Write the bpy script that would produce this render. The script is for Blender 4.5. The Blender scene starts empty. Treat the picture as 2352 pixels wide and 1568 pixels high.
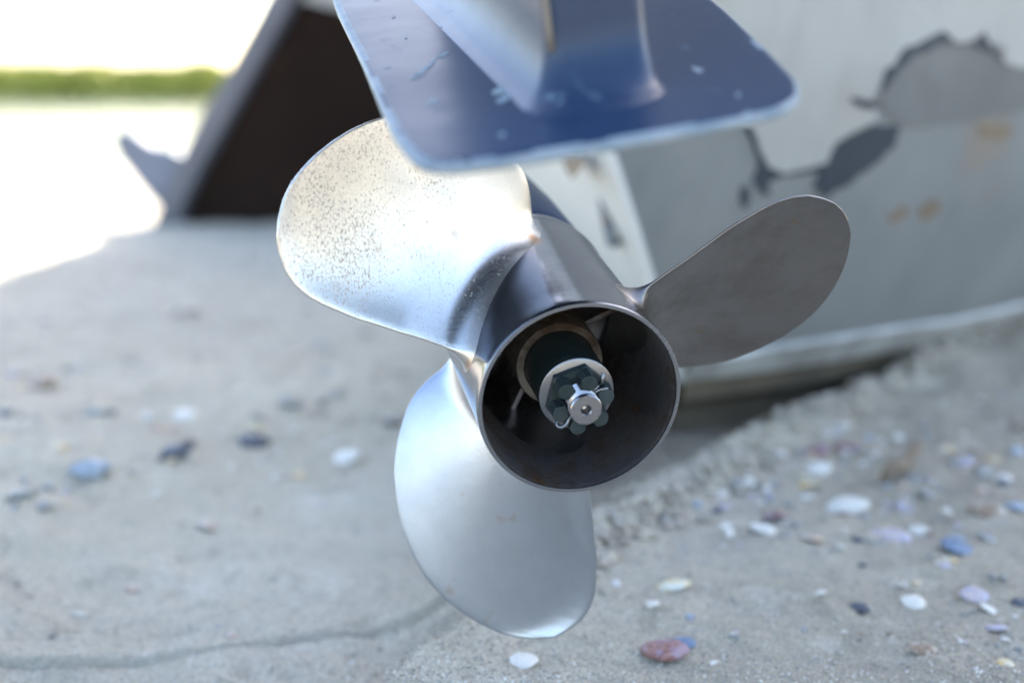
import bpy, bmesh, math, random
import numpy as np
from mathutils import Vector, Matrix, noise

random.seed(7); rng = np.random.default_rng(11)
scene = bpy.context.scene
C = bpy.data.collections.new('beach'); scene.collection.children.link(C)

# ---------------------------------------------------------------- camera, sky, sun, exposure
CAM_H = .345
KS = CAM_H/.38
FPX = 3267.0                       # focal length in pixels of a 2352 px wide frame (50 mm)
PITCH = math.atan2(558, FPX)
cam_d = bpy.data.cameras.new('camera'); cam = bpy.data.objects.new('camera', cam_d); C.objects.link(cam)
cam.location = (0, 0, CAM_H); cam.rotation_euler = (math.pi/2 - PITCH, 0, 0)
cam_d.sensor_width = 36; cam_d.lens = 36*FPX/2352; cam_d.clip_start = .02; cam_d.clip_end = 4000
cam_d.dof.use_dof = True; cam_d.dof.focus_distance = .765; cam_d.dof.aperture_fstop = 3.4
scene.camera = cam

SUN_AZ, SUN_EL = math.radians(26), math.radians(38)     # ahead, to the right, behind the boats
world = bpy.data.worlds.new('World'); scene.world = world; world.use_nodes = True
wn = world.node_tree.nodes; wl = world.node_tree.links; wn.clear()
sky = wn.new('ShaderNodeTexSky'); sky.sky_type = 'NISHITA'; sky.sun_disc = False
sky.sun_elevation = SUN_EL; sky.sun_rotation = SUN_AZ
sky.air_density = 1.0; sky.dust_density = 1.9; sky.ozone_density = 1.0
bg = wn.new('ShaderNodeBackground'); bg.inputs['Strength'].default_value = .15
wo = wn.new('ShaderNodeOutputWorld')
wl.new(sky.outputs[0], bg.inputs[0]); wl.new(bg.outputs[0], wo.inputs[0])
sd = bpy.data.lights.new('sun', 'SUN'); sd.energy = 4.0; sd.angle = math.radians(.6); sd.color = (1, .94, .85)
sun = bpy.data.objects.new('sun', sd); C.objects.link(sun)
sun_dir = Vector((math.sin(SUN_AZ)*math.cos(SUN_EL), math.cos(SUN_AZ)*math.cos(SUN_EL), math.sin(SUN_EL)))
sun.rotation_euler = sun_dir.to_track_quat('Z', 'Y').to_euler()
vs = scene.view_settings; vs.view_transform = 'Standard'; vs.look = 'None'; vs.gamma = 1; vs.use_curve_mapping = False
vs.exposure = 2.2
scene.render.engine = 'CYCLES'
cy = scene.cycles; cy.use_denoising = True; cy.max_bounces = 8; cy.glossy_bounces = 5; cy.diffuse_bounces = 4
cy.sample_clamp_indirect = 8; cy.blur_glossy = .5

# ---------------------------------------------------------------- helpers
Fv = Vector((0, math.cos(PITCH), -math.sin(PITCH))); Uv = Vector((0, math.sin(PITCH), math.cos(PITCH))); Xv = Vector((1, 0, 0))
CP = Vector((0, 0, CAM_H))
def ray(px, py): return (Xv*(px-1176) + Fv*FPX - Uv*(py-784)).normalized()
def at(px, py, z=0.0):             # the point of height z seen at a spot of the photograph
    d = ray(px, py); return CP + d*((z-CP.z)/d.z)
def atd(px, py, y):                # the point at depth y seen at a spot
    d = ray(px, py); return CP + d*(y/d.y)
def smooth(o, ang=None):
    o.data.polygons.foreach_set('use_smooth', [True]*len(o.data.polygons))
    if ang is not None:
        o.data.set_sharp_from_angle(angle=math.radians(ang))
    return o
def obj(name, me, mat=None, parent=None, label=None, cat=None, group=None, kind=None):
    if isinstance(me, bmesh.types.BMesh):
        m = bpy.data.meshes.new(name); me.normal_update(); me.to_mesh(m); me.free(); me = m
    o = bpy.data.objects.new(name, me); C.objects.link(o)
    if mat:
        for q in (mat if isinstance(mat, (list, tuple)) else [mat]): me.materials.append(q)
    if parent: o.parent = parent
    for k, v in (('label', label), ('category', cat), ('group', group), ('kind', kind)):
        if v: o[k] = v
    return o
def grid_mesh(name, V, close_u=False, close_v=False, cap=False):
    """V: array (n, m, 3)"""
    n, m, _ = V.shape; F = []
    for i in range(n if close_u else n-1):
        for j in range(m if close_v else m-1):
            F.append((i*m+j, ((i+1) % n)*m+j, ((i+1) % n)*m+(j+1) % m, i*m+(j+1) % m))
    me = bpy.data.meshes.new(name)
    if cap:
        F.append(tuple(range(m))[::-1]); F.append(tuple((n-1)*m+j for j in range(m)))
    me.from_pydata(V.reshape(-1, 3).tolist(), [], F); me.update()
    bm = bmesh.new(); bm.from_mesh(me); bmesh.ops.remove_doubles(bm, verts=bm.verts, dist=1e-6)
    bmesh.ops.recalc_face_normals(bm, faces=bm.faces); bm.to_mesh(me); bm.free()
    return me
def box_bm(bm, c, size, M=None):
    r = bmesh.ops.create_cube(bm, size=1, matrix=Matrix.Translation(c) @ Matrix.Diagonal((*size, 1)))
    if M: bmesh.ops.transform(bm, matrix=M, verts=r['verts'])
    return r['verts']
def poly_solid(bm, pts, off):      # a polygon pushed out along a vector
    a = [bm.verts.new(p) for p in pts]; b = [bm.verts.new(Vector(p)+off) for p in pts]
    bm.faces.new(a); bm.faces.new(b[::-1]); n = len(a)
    for i in range(n): bm.faces.new((a[(i+1) % n], a[i], b[i], b[(i+1) % n]))
    bmesh.ops.recalc_face_normals(bm, faces=bm.faces)
def bevel(o, w, seg=2, ang=30):
    md = o.modifiers.new('bevel', 'BEVEL'); md.width = w; md.segments = seg; md.limit_method = 'ANGLE'; md.angle_limit = math.radians(ang)
    md.harden_normals = False
    return o

# ---------------------------------------------------------------- materials
class NT:
    def __init__(s, name):
        s.m = bpy.data.materials.new(name); s.m.use_nodes = True; s.t = s.m.node_tree; s.n = s.t.nodes; s.n.clear()
        s.out = s.n.new('ShaderNodeOutputMaterial'); s.b = s.n.new('ShaderNodeBsdfPrincipled'); s.l(s.b.outputs[0], s.out.inputs[0])
        s.tc = s.n.new('ShaderNodeTexCoord').outputs['Object']
    def l(s, a, b): s.t.links.new(a, b)
    def set(s, **k):
        for kk, v in k.items():
            i = s.b.inputs[kk.replace('_', ' ')]
            if hasattr(v, 'links'): s.l(v, i)
            else: i.default_value = v
        return s
    def map(s, scale=(1, 1, 1), rot=(0, 0, 0), loc=(0, 0, 0)):
        q = s.n.new('ShaderNodeMapping'); q.inputs['Scale'].default_value = scale; q.inputs['Rotation'].default_value = rot
        q.inputs['Location'].default_value = loc; s.l(s.tc, q.inputs[0]); return q.outputs[0]
    def noise(s, sc, det=4, rough=.55, vec=None, dist=0):
        q = s.n.new('ShaderNodeTexNoise'); q.inputs['Scale'].default_value = sc; q.inputs['Detail'].default_value = det
        q.inputs['Roughness'].default_value = rough; q.inputs['Distortion'].default_value = dist
        s.l(vec or s.tc, q.inputs['Vector']); return q.outputs[0]
    def voro(s, sc, vec=None, feat='F1', out=0):
        q = s.n.new('ShaderNodeTexVoronoi'); q.feature = feat; q.inputs['Scale'].default_value = sc
        s.l(vec or s.tc, q.inputs['Vector']); return q.outputs[out]
    def ramp(s, f, st, interp='LINEAR'):
        q = s.n.new('ShaderNodeValToRGB'); q.color_ramp.interpolation = interp; e = q.color_ramp.elements
        while len(e) < len(st): e.new(.5)
        for i, (p, c) in enumerate(st):
            e[i].position = p; e[i].color = (*c, 1) if len(c) == 3 else c
        s.l(f, q.inputs[0]); return q.outputs[0]
    def rng(s, f, a, b, c=0., d=1.):
        q = s.n.new('ShaderNodeMapRange'); s.l(f, q.inputs[0])
        for i, v in enumerate((a, b, c, d)): q.inputs[i+1].default_value = v
        return q.outputs[0]
    def math(s, op, a, b=None):
        q = s.n.new('ShaderNodeMath'); q.operation = op
        for i, v in enumerate((a, b)):
            if v is None: continue
            if hasattr(v, 'links'): s.l(v, q.inputs[i])
            else: q.inputs[i].default_value = v
        return q.outputs[0]
    def mix(s, f, a, b, mode='MIX'):
        q = s.n.new('ShaderNodeMix'); q.data_type = 'RGBA'; q.blend_type = mode
        for i, v in ((0, f), (6, a), (7, b)):
            if hasattr(v, 'links'): s.l(v, q.inputs[i])
            else: q.inputs[i].default_value = v if i == 0 else ((*v, 1) if len(v) == 3 else v)
        return q.outputs[2]
    def bump(s, h, st, dist=.001, prev=None):
        q = s.n.new('ShaderNodeBump'); q.inputs['Strength'].default_value = st; q.inputs['Distance'].default_value = dist
        s.l(h, q.inputs['Height'])
        if prev: s.l(prev, q.inputs['Normal'])
        return q.outputs[0]

def steel(name, base=(.63, .63, .65), ro=(.2, .34), rust=0., rot=.6, speck=None, aniso=.4, grime=0.):
    t = NT(name)
    v = t.map((18, 1500, 900), (0, 0, rot)); br = t.noise(1, 3, .6, v)          # brushed lines
    v2 = t.map((25, 900, 300), (.4, .9, rot+1.1)); br2 = t.noise(1, 2, .6, v2)
    big = t.noise(14, 5, .6); fine = t.noise(900, 3, .6)
    col = t.mix(t.rng(big, .35, .7), base, tuple(c*.82 for c in base))
    col = t.mix(t.math('MULTIPLY', t.rng(fine, .5, .8), .25), col, (.3, .3, .31))
    ru = t.rng(big, .3, .75, ro[0], ro[1])
    ru = t.math('ADD', ru, t.rng(br, .3, .8, -.04, .07))
    met = 1.0
    if rust:
        n1 = t.noise(900, 3, .7, t.map((1, .45, .7), (0, 0, .5))); n2 = t.noise(22, 3, .5)
        if speck:                                                              # more of it near one place
            q = t.n.new('ShaderNodeVectorMath'); q.operation = 'DISTANCE'; t.l(t.tc, q.inputs[0]); q.inputs[1].default_value = speck[:3]
            near = t.rng(q.outputs['Value'], speck[3], .01, 0, 1)
            thr = t.math('MULTIPLY', near, .12)
        else: thr = 0.0
        f = t.math('ADD', t.math('ADD', n1, thr), t.rng(n2, .3, .7, -.06, .06))
        f = t.rng(f, .745-.1*rust, .83-.1*rust)
        col = t.mix(t.math('MULTIPLY', f, .48), col, (.34, .22, .11))
        met = t.rng(f, 0, 1, 1, .35); ru = t.math('ADD', ru, t.math('MULTIPLY', f, .25))
        n3 = t.rng(t.noise(36, 2, .5, t.map((1, 1, 1), loc=(.3, .1, .7))), .67, .76)
        col = t.mix(t.math('MULTIPLY', n3, .7), col, (.36, .17, .04))
    if grime:
        g = t.rng(t.noise(30, 6, .7), .42, .62, 0, grime)
        col = t.mix(g, col, (.09, .055, .035)); met = t.rng(g, 0, 1, 1, .5) if not hasattr(met, 'links') else met
        ru = t.math('ADD', ru, t.math('MULTIPLY', g, .25))
    pit = t.voro(260); pitm = t.rng(pit, .0, .12, -1, 0)
    bp = t.bump(br, .05, .0004); bp = t.bump(br2, .03, .0003, bp); bp = t.bump(big, .12, .004, bp); bp = t.bump(pitm, .15, .0002, bp)
    t.set(Base_Color=col, Metallic=met, Roughness=ru, Normal=bp, Anisotropic=aniso)
    return t.m
M = {}
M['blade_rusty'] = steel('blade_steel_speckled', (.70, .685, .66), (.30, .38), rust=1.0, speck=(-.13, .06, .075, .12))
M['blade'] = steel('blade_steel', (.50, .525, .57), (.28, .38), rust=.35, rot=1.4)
M['blade_dim_reflection'] = steel('blade_steel_dim_reflection', (.27, .26, .255), (.30, .42), rust=.55, rot=.2, grime=.25)  # blade steel darkened to stand in for its ground reflection, plus some grime
M['hub'] = steel('hub_steel', (.23, .245, .29), (.12, .22), rust=.3, rot=1.0, aniso=.2)
M['rim'] = steel('rim_steel', (.30, .31, .34), (.25, .35), aniso=0)
M['inside'] = steel('inside_steel', (.27, .262, .27), (.48, .6), rust=.6, grime=.8, aniso=0)
M['ring'] = steel('ring_steel', (.26, .23, .19), (.5, .65), rust=.9, grime=.9, aniso=0)
M['washer'] = steel('washer_steel', (.23, .235, .25), (.28, .38), aniso=0)
M['shaft'] = steel('shaft_steel', (.40, .39, .40), (.2, .32), aniso=0)
t = NT('green_black_nut'); n = t.noise(300, 4); n2 = t.noise(60, 5, .7)
t.set(Base_Color=t.mix(t.rng(n2, .4, .7), (.022, .036, .036), (.06, .078, .08)), Metallic=.4, Roughness=t.rng(n, .3, .7, .35, .55), Normal=t.bump(n, .2, .0004)); M['nut'] = t.m
t = NT('green_black_sleeve'); n = t.noise(300, 4); n2 = t.noise(50, 5, .7)
t.set(Base_Color=t.mix(t.rng(n2, .4, .7), (.012, .022, .022), (.03, .042, .04)), Metallic=.2, Roughness=.38, Normal=t.bump(n, .15, .0004)); M['sleeve'] = t.m

def paint(name, edge=False):
    t = NT(name)
    n = t.noise(9, 5, .6); f = t.noise(240, 4, .7)
    sc = t.noise(1, 4, .6, t.map((26, 9, 10), (0, 0, .9)), .8)      # rubbed, chalky streaks
    sc2 = t.noise(40, 4, .7)
    m = t.math('MULTIPLY', t.rng(sc, .62, .72), t.rng(sc2, .42, .62))
    spots = t.math('MULTIPLY', t.rng(t.noise(75, 2, .5), .70, .76), .8)
    m = t.math('MAXIMUM', m, spots)
    if edge: col = t.mix(t.rng(t.noise(60, 5, .7), .4, .6), (.19, .24, .28), (.27, .31, .34)); r = .4
    else:
        col = t.mix(t.rng(n, .3, .7), (.016, .033, .072), (.026, .047, .092)); col = t.mix(t.math('MULTIPLY', m, .5), col, (.25, .36, .42))
        r = t.math('ADD', t.rng(n, .3, .7, .27, .38), t.math('MULTIPLY', m, .3))
    t.set(Base_Color=col, Metallic=0.0, Roughness=r, Normal=t.bump(f, .06, .0005, t.bump(n, .1, .004)), Specular_IOR_Level=.06, Coat_Weight=0.0, Coat_Roughness=.16)
    return t.m
M['paint_gloss'] = paint('polished_blue_grey_enamel'); M['paint_gloss'].node_tree.nodes['Principled BSDF'].inputs['Specular IOR Level'].default_value = .34
M['paint'] = paint('blue_grey_enamel'); M['paint_edge'] = paint('worn_edge_enamel', True)
t = NT('ochre_seam'); t.set(Base_Color=(.20, .17, .13, 1), Roughness=.6); M['seam'] = t.m

t = NT('sand')
g1 = t.noise(700, 3, .8); g2 = t.noise(1600, 2, .8); b1 = t.noise(5, 5, .6); b2 = t.noise(1.3, 4, .6); g3 = t.noise(120, 5, .7)
col = t.mix(t.rng(b1, .3, .7), (.58, .515, .40), (.68, .61, .485)); col = t.mix(t.math('MULTIPLY', t.rng(b2, .4, .65), .5), col, (.45, .41, .335))
at_ = t.n.new('ShaderNodeAttribute'); at_.attribute_name = 'damp_shade'; col = t.mix(t.math('MULTIPLY', at_.outputs['Fac'], t.rng(g3, .2, .7, .7, 1)), col, (.20, .165, .12)); b3 = t.noise(26, 4, .65, t.map((1, .6, 1))); col = t.mix(t.rng(b3, .56, .70, 0, .6), col, (.33, .29, .23)); col = t.mix(t.rng(t.noise(19, 4, .6, t.map((1, .7, 1), loc=(5, 2, 1))), .56, .70, 0, .5), col, (.74, .69, .59)); gr = t.ramp(g1, [(.32, (.2, .19, .185)), (.5, (1, 1, 1)), (.68, (1.6, 1.5, 1.4))]); col = t.mix(.75, col, gr, 'MULTIPLY')
sp = t.voro(480, out=1); col = t.mix(t.rng(t.voro(480), .0, .3, .3, 0), col, sp, 'OVERLAY')
bp = t.bump(g1, .9, .002); bp = t.bump(g3, .35, .006, bp); bp = t.bump(g2, .3, .0006, bp)
t.set(Base_Color=col, Roughness=.93, Normal=bp, Specular_IOR_Level=.2); M['sand'] = t.m
def wetsand(name, c1, c2):
    t = NT(name); a = t.noise(60, 5, .7); t.set(Base_Color=t.mix(t.rng(a, .3, .7), c1, c2), Roughness=.9, Normal=t.bump(t.noise(220, 4, .7), .5, .002)); return t.m
M['clod'] = wetsand('crumbly_sand', (.34, .29, .23), (.45, .40, .33))
t = NT('water'); t.set(Base_Color=(.16, .2, .2, 1), Roughness=.05, IOR=1.33, Normal=t.bump(t.noise(1.2, 5, .6, t.map((1, 3, 1))), .3, .03)); M['water'] = t.m
t = NT('far_foliage'); q = t.noise(.25, 4, .6); t.set(Base_Color=t.ramp(q, [(.3, (.34, .36, .06)), (.5, (.50, .49, .10)), (.72, (.62, .56, .16))]), Roughness=.7); M['foliage'] = t.m
t = NT('bark'); t.set(Base_Color=(.12, .09, .06, 1), Roughness=.9); M['bark'] = t.m

def hullmat(name, c1, c2, stain=None, ro=.55, sc=3, spots=0.):
    t = NT(name); a = t.noise(sc, 5, .6); f = t.noise(90, 4, .7)
    col = t.mix(t.rng(a, .32, .68), c1, c2)
    if stain: col = t.mix(t.math('MULTIPLY', t.rng(t.noise(5.5, 4, .6, t.map((1, 1, 1), loc=(3.1, 1, 2))), .60, .72), .7), col, stain)
    st = t.noise(1, 4, .6, t.map((26, 26, 1.4))); col = t.mix(t.rng(st, .5, .8, 0, .28), col, tuple(c*.55 for c in c1))
    t.set(Base_Color=col, Roughness=ro, Normal=t.bump(f, .25, .002, t.bump(a, .15, .01))); return t.m
M['hull_white'] = hullmat('weathered_white_paint', (.37, .36, .33), (.44, .43, .40), (.40, .365, .31))
M['hull_grey'] = hullmat('grey_bottom_paint', (.19, .20, .197), (.28, .278, .262), (.27, .215, .165))
M['hull_grey2'] = hullmat('grey_scraped_paint', (.15, .152, .145), (.20, .202, .192), None)
M['hull_black'] = hullmat('dark_undercoat', (.025, .035, .05), (.05, .06, .075))
M['hull_strip'] = hullmat('chalky_white_strip', (.30, .29, .265), (.60, .595, .565), (.18, .14, .10), sc=14)
M['keel'] = hullmat('brown_keel_wood', (.11, .085, .055), (.19, .15, .10), (.05, .045, .04), ro=.8, sc=8)
M['rust'] = hullmat('rust_stain', (.20, .145, .095), (.25, .19, .13), ro=.8, sc=20)
M['transom'] = hullmat('chalk_white_transom', (.62, .615, .575), (.70, .69, .64), None, sc=6)
M['hull_dark'] = hullmat('tarred_hull', (.016, .010, .0075), (.026, .016, .012), (.042, .023, .015), ro=.9, sc=2)
M['hull_dark'].node_tree.nodes['Principled BSDF'].inputs['Specular IOR Level'].default_value = .1
M['stem'] = hullmat('grey_stem_paint', (.12, .12, .135), (.165, .16, .175), ro=.6)
M['fin'] = hullmat('slate_fin_paint', (.13, .15, .20), (.17, .19, .24), ro=.5)
t = NT('peeling_blue_paint'); a = t.noise(42, 4, .7)
t.set(Base_Color=t.ramp(a, [(.34, (.20, .21, .19)), (.43, (.34, .36, .33)), (.49, (.10, .14, .23)), (.57, (.24, .20, .14)), (.64, (.07, .065, .10))], 'LINEAR'), Roughness=.6, Normal=t.bump(a, .5, .004)); M['peel'] = t.m

# ---------------------------------------------------------------- ground
def lerp(a, b, x): return a + (b-a)*x
def sstep(a, b, x):
    x = np.clip((x-a)/(b-a), 0, 1); return x*x*(3-2*x)
def seg_dist(x, y, P):
    """signed distance to a polyline (positive on its left side) and position along it"""
    best = np.full(x.shape, 1e9); sg = np.zeros(x.shape); al = np.zeros(x.shape); acc = 0
    for (x0, y0), (x1, y1) in zip(P[:-1], P[1:]):
        dx, dy = x1-x0, y1-y0; L = math.hypot(dx, dy); t = np.clip(((x-x0)*dx+(y-y0)*dy)/L**2, 0, 1)
        d = np.hypot(x-x0-t*dx, y-y0-t*dy); s = np.sign(dx*(y-y0)-dy*(x-x0)); k = d < best
        best = np.where(k, d, best); sg = np.where(k, s, sg); al = np.where(k, acc+t*L, al); acc += L
    return best*sg, al
RIDGE = [(.03, 1.10), (.086, 1.20), (.16, 1.35), (.245, 1.486), (.40, 1.71), (.60, 1.98), (.85, 2.28), (1.25, 2.7)]
RIDGE = [(a*KS, b*KS) for a, b in RIDGE]
LEDGE = [(-.62, .93), (-.363, .958), (-.24, .985), (-.14, 1.022), (-.059, 1.035), (.02, 1.075)]
LEDGE = [(a*KS*1.05, b*KS+.045) for a, b in LEDGE]
def vnoise(x, y, s, seed):
    """smooth value noise"""
    r = np.random.default_rng(seed); T = r.random((256, 256)); u = x*s+1000.3; v = y*s+1000.7
    i = np.floor(u).astype(int); j = np.floor(v).astype(int); fu = u-i; fv = v-j; fu = fu*fu*(3-2*fu); fv = fv*fv*(3-2*fv)
    g = lambda a, b: T[a % 256, b % 256]
    return (g(i, j)*(1-fu)+g(i+1, j)*fu)*(1-fv)+(g(i, j+1)*(1-fu)+g(i+1, j+1)*fu)*fv - .5
def height(x, y):
    x = np.asarray(x, float); y = np.asarray(y, float)
    near = 1-sstep(6, 9, y)
    z = (vnoise(x, y, 2.2, 1)*.022 + vnoise(x, y, 6, 2)*.012 + vnoise(x, y*1.6, 17, 3)*.009 + vnoise(x, y, 48, 4)*.0045 + vnoise(x, y, 130, 5)*.0022)*near
    d, al = seg_dist(x+vnoise(x, y, 20, 8)*.02, y+vnoise(x, y, 20, 9)*.02, RIDGE)
    z = z + .014*np.exp(-(d/.022)**2)*near + .010*vnoise(x, y, 60, 6)*np.exp(-(d/.03)**2) - .045*sstep(.02, .14, d)*(1-sstep(.30, .6, d))*(y < 4)
    z = z + (.035+.03*vnoise(x, y, 14, 21))*np.exp(-((x-.78*KS)/.22)**2-((y-2.02*KS)/.16)**2)
    d2, al2 = seg_dist(x+vnoise(x, y, 24, 12)*.006, y+vnoise(x, y, 24, 10)*.007, LEDGE)
    fade = sstep(-.7, -.5, x)*(1-sstep(.0, .08, x))
    z = z + fade*(.0035*sstep(-.0015, .003, d2)*(1-sstep(.02, .5, d2)) - .0045*np.exp(-((d2+.001)/.0024)**2))
    # the beach falls to the water, the far bank rises again
    z = z - .9*sstep(7, 16, y) + .62*sstep(316, 321, y)
    return z
def axis(parts):
    out = [parts[0][0]]
    for a, b, n in parts: out += list(np.linspace(a, b, n+1)[1:])
    return np.array(out)
gx = axis([(-900, -60, 8), (-60, -4, 14), (-4, -1.6, 24), (-1.6, 1.9, 560), (1.9, 5, 30), (5, 60, 14), (60, 900, 8)])
gy = axis([(-200, -6, 8), (-6, .6, 40), (.6, .78, 50), (.78, 1.06, 190), (1.06, 1.7, 150), (1.7, 3.2, 200), (3.2, 6, 120), (6, 18, 30), (18, 310, 10), (310, 330, 12), (330, 1800, 6)])
GX, GY = np.meshgrid(gx, gy); GZ = height(GX, GY)
nx, ny = len(gx), len(gy)
me = bpy.data.meshes.new('sand'); V = np.stack([GX, GY, GZ], -1).reshape(-1, 3).astype(np.float32)
I, J = np.meshgrid(np.arange(nx-1), np.arange(ny-1)); q = (J*nx+I).ravel()
Fq = np.stack([q, q+1, q+1+nx, q+nx], -1).astype(np.int32)
me.vertices.add(len(V)); me.vertices.foreach_set('co', V.ravel()); me.loops.add(Fq.size); me.loops.foreach_set('vertex_index', Fq.ravel())
me.polygons.add(len(Fq)); me.polygons.foreach_set('loop_start', np.arange(0, Fq.size, 4, dtype=np.int32)); me.update(calc_edges=True)
dd_, _ = seg_dist(GX, GY, RIDGE); damp_shade = (sstep(-.01, .05, dd_)*(1-sstep(.5, 1.0, dd_))*(GY < 4)*(GX > -.2)*sstep(-.15, .10, GX)+.95*np.exp(-((GX-.8)/.3)**2-((GY-2.05)/.2)**2))
damp_shade = damp_shade + .5*sstep(-.05, .35, GX-.25*(GY-.9))*(GY < 6)*(.8+.8*vnoise(GX, GY, 5, 41))  # shade by the hull painted into the right-hand sand, added to trench damp
at2 = me.attributes.new('damp_shade', 'FLOAT', 'POINT'); at2.data.foreach_set('value', np.clip(damp_shade, 0, 1).ravel().astype(np.float32))
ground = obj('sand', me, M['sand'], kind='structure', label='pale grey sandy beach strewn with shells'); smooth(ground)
bm = bmesh.new(); vv = [bm.verts.new(p) for p in ((-900, 8, -.42), (900, 8, -.42), (900, 326, -.42), (-900, 326, -.42))]; bm.faces.new(vv)
obj('water', bm, M['water'], kind='structure', label='bright calm water beyond the beach')
def gz(x, y): return float(height(np.array([x]), np.array([y]))[0])

# far shore: a low wood of leaf clumps on the bank
def far_wood():
    n = 90000; x = rng.uniform(-420, 420, n); top = 7.0+5.0*vnoise(x, x*0, .09, 31)+2.2*vnoise(x, x*0, .3, 32)
    y = 322+rng.uniform(0, 12, n); z = -.6+rng.random(n)**.8*(top+.4)
    s = rng.uniform(.5, 1.1, n); c = np.stack([x, y, z], -1)
    a = rng.normal(size=(n, 3)); a /= np.linalg.norm(a, axis=1)[:, None]; b = np.cross(a, rng.normal(size=(n, 3))); b /= np.linalg.norm(b, axis=1)[:, None]
    V = np.stack([c-a*s[:, None], c+b*s[:, None]*.8, c+a*s[:, None], c-b*s[:, None]*.8], 1).reshape(-1, 3)
    me = bpy.data.meshes.new('far_wood'); me.from_pydata(V.tolist(), [], np.arange(4*n).reshape(-1, 4).tolist()); me.update()
    obj('far_wood', me, M['foliage'], kind='stuff', label='low yellow green scrub along the far shore', cat='scrub')
far_wood()

# ---------------------------------------------------------------- outboard motor: frame of its shaft
hub_px = (1333.5, 919.0); Dz = FPX*.054/238.4
r0 = ray(*hub_px); O = CP + r0*Dz
e = Xv*(-.505)+Uv*.863; e = (e-r0*e.dot(r0)).normalized(); A = r0*math.cos(math.radians(29.2))+e*math.sin(math.radians(29.2))
b0 = A.cross(Vector((0, 0, 1))).normalized(); c0 = b0.cross(A)
FR = Matrix(((b0.x, A.x, c0.x, O.x), (b0.y, A.y, c0.y, O.y), (b0.z, A.z, c0.z, O.z), (0, 0, 0, 1)))   # local x right, y forward along the shaft, z up
motor = bpy.data.objects.new('outboard_motor', None); C.objects.link(motor); motor.matrix_world = FR
motor['label'] = 'blue grey outboard motor lower unit with steel three blade propeller'; motor['category'] = 'outboard motor'
ROLL = math.radians(9.4); RM = Matrix.Rotation(-ROLL, 4, 'Y')        # the leg leans a little to the left
def roll_pt(b, s, z):     # rolled leg coordinates into the motor's frame
    ph = ROLL; return Vector((b*math.cos(ph)-z*math.sin(ph), s, b*math.sin(ph)+z*math.cos(ph)))

def lathe(prof, n=96, closed=True):
    """prof: (s, r) list, turned round the shaft axis (local y)"""
    th = np.linspace(0, 2*np.pi, n, endpoint=False); P = np.array(prof)
    V = np.stack([P[:, 1][:, None]*np.cos(th), np.repeat(P[:, 0][:, None], n, 1), P[:, 1][:, None]*np.sin(th)], -1)
    return grid_mesh('lathe', V, close_u=closed, close_v=True)

R_H = .054
# propeller barrel: outer skin, rounded lip, inner wall
prof = [(.150, .0520), (.148, .0542), (.144, .0546), (.141, .0540)] + [(s, .0540-.0001*abs(s-.07)/.07) for s in np.linspace(.138, .022, 12)] + \
       [(.014, .0540), (.008, .0543), (.003, .0545), (.0008, .0544), (.0, .0540)]
prop = obj('propeller', lathe(prof+[(.0, .0521), (.0008, .0517), (.004, .0515), (.02, .0513), (.13, .0505), (.134, .03), (.150, .03)]), [M['hub'], M['inside'], M['rim']], motor)
prop['label'] = 'steel three blade propeller with hollow exhaust hub'
smooth(prop, 50)
for p in prop.data.polygons:
    c = p.center; rr = math.hypot(c.x, c.z)
    if c.y < .0009 and rr > .0518: p.material_index = 2
    elif rr < .0519: p.material_index = 1
    # lip carries the brighter machined face

# blades: a screw surface measured from the picture (pitch .398 m), the same outline three times
TE = [(52, -1.0), (56, -1.6), (61.5, -2.6), (69, -3.8), (76, -4.7), (86, -5.5), (97, -6.1), (107, -6.6), (117, -6.9), (127, -7.6), (137, -8.3), (146, -9.2), (154, -10.6), (161, -12.4), (167, -14.8), (172, -17.3), (175, -19.7), (177.2, -22.6), (178, -25.6)]
LE = [(52, -77), (61, -76.5), (72, -76), (82, -74.6), (91, -72.5), (98.4, -70), (107, -67.2), (114.6, -64.6), (122, -62), (129, -59), (136.5, -56), (143.7, -53), (150, -50), (156, -47), (161.5, -44), (166, -40.8), (170, -37.5), (173, -34.3), (175.6, -31), (177, -28.4), (178, -25.6)]
PIT, S0, RK, RK2, PH0 = .3976, .03127, .1612, -1.1772, .8665
def interp(tab, r): return np.interp(r*1000, [p[0] for p in tab], [p[1] for p in tab])
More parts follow.
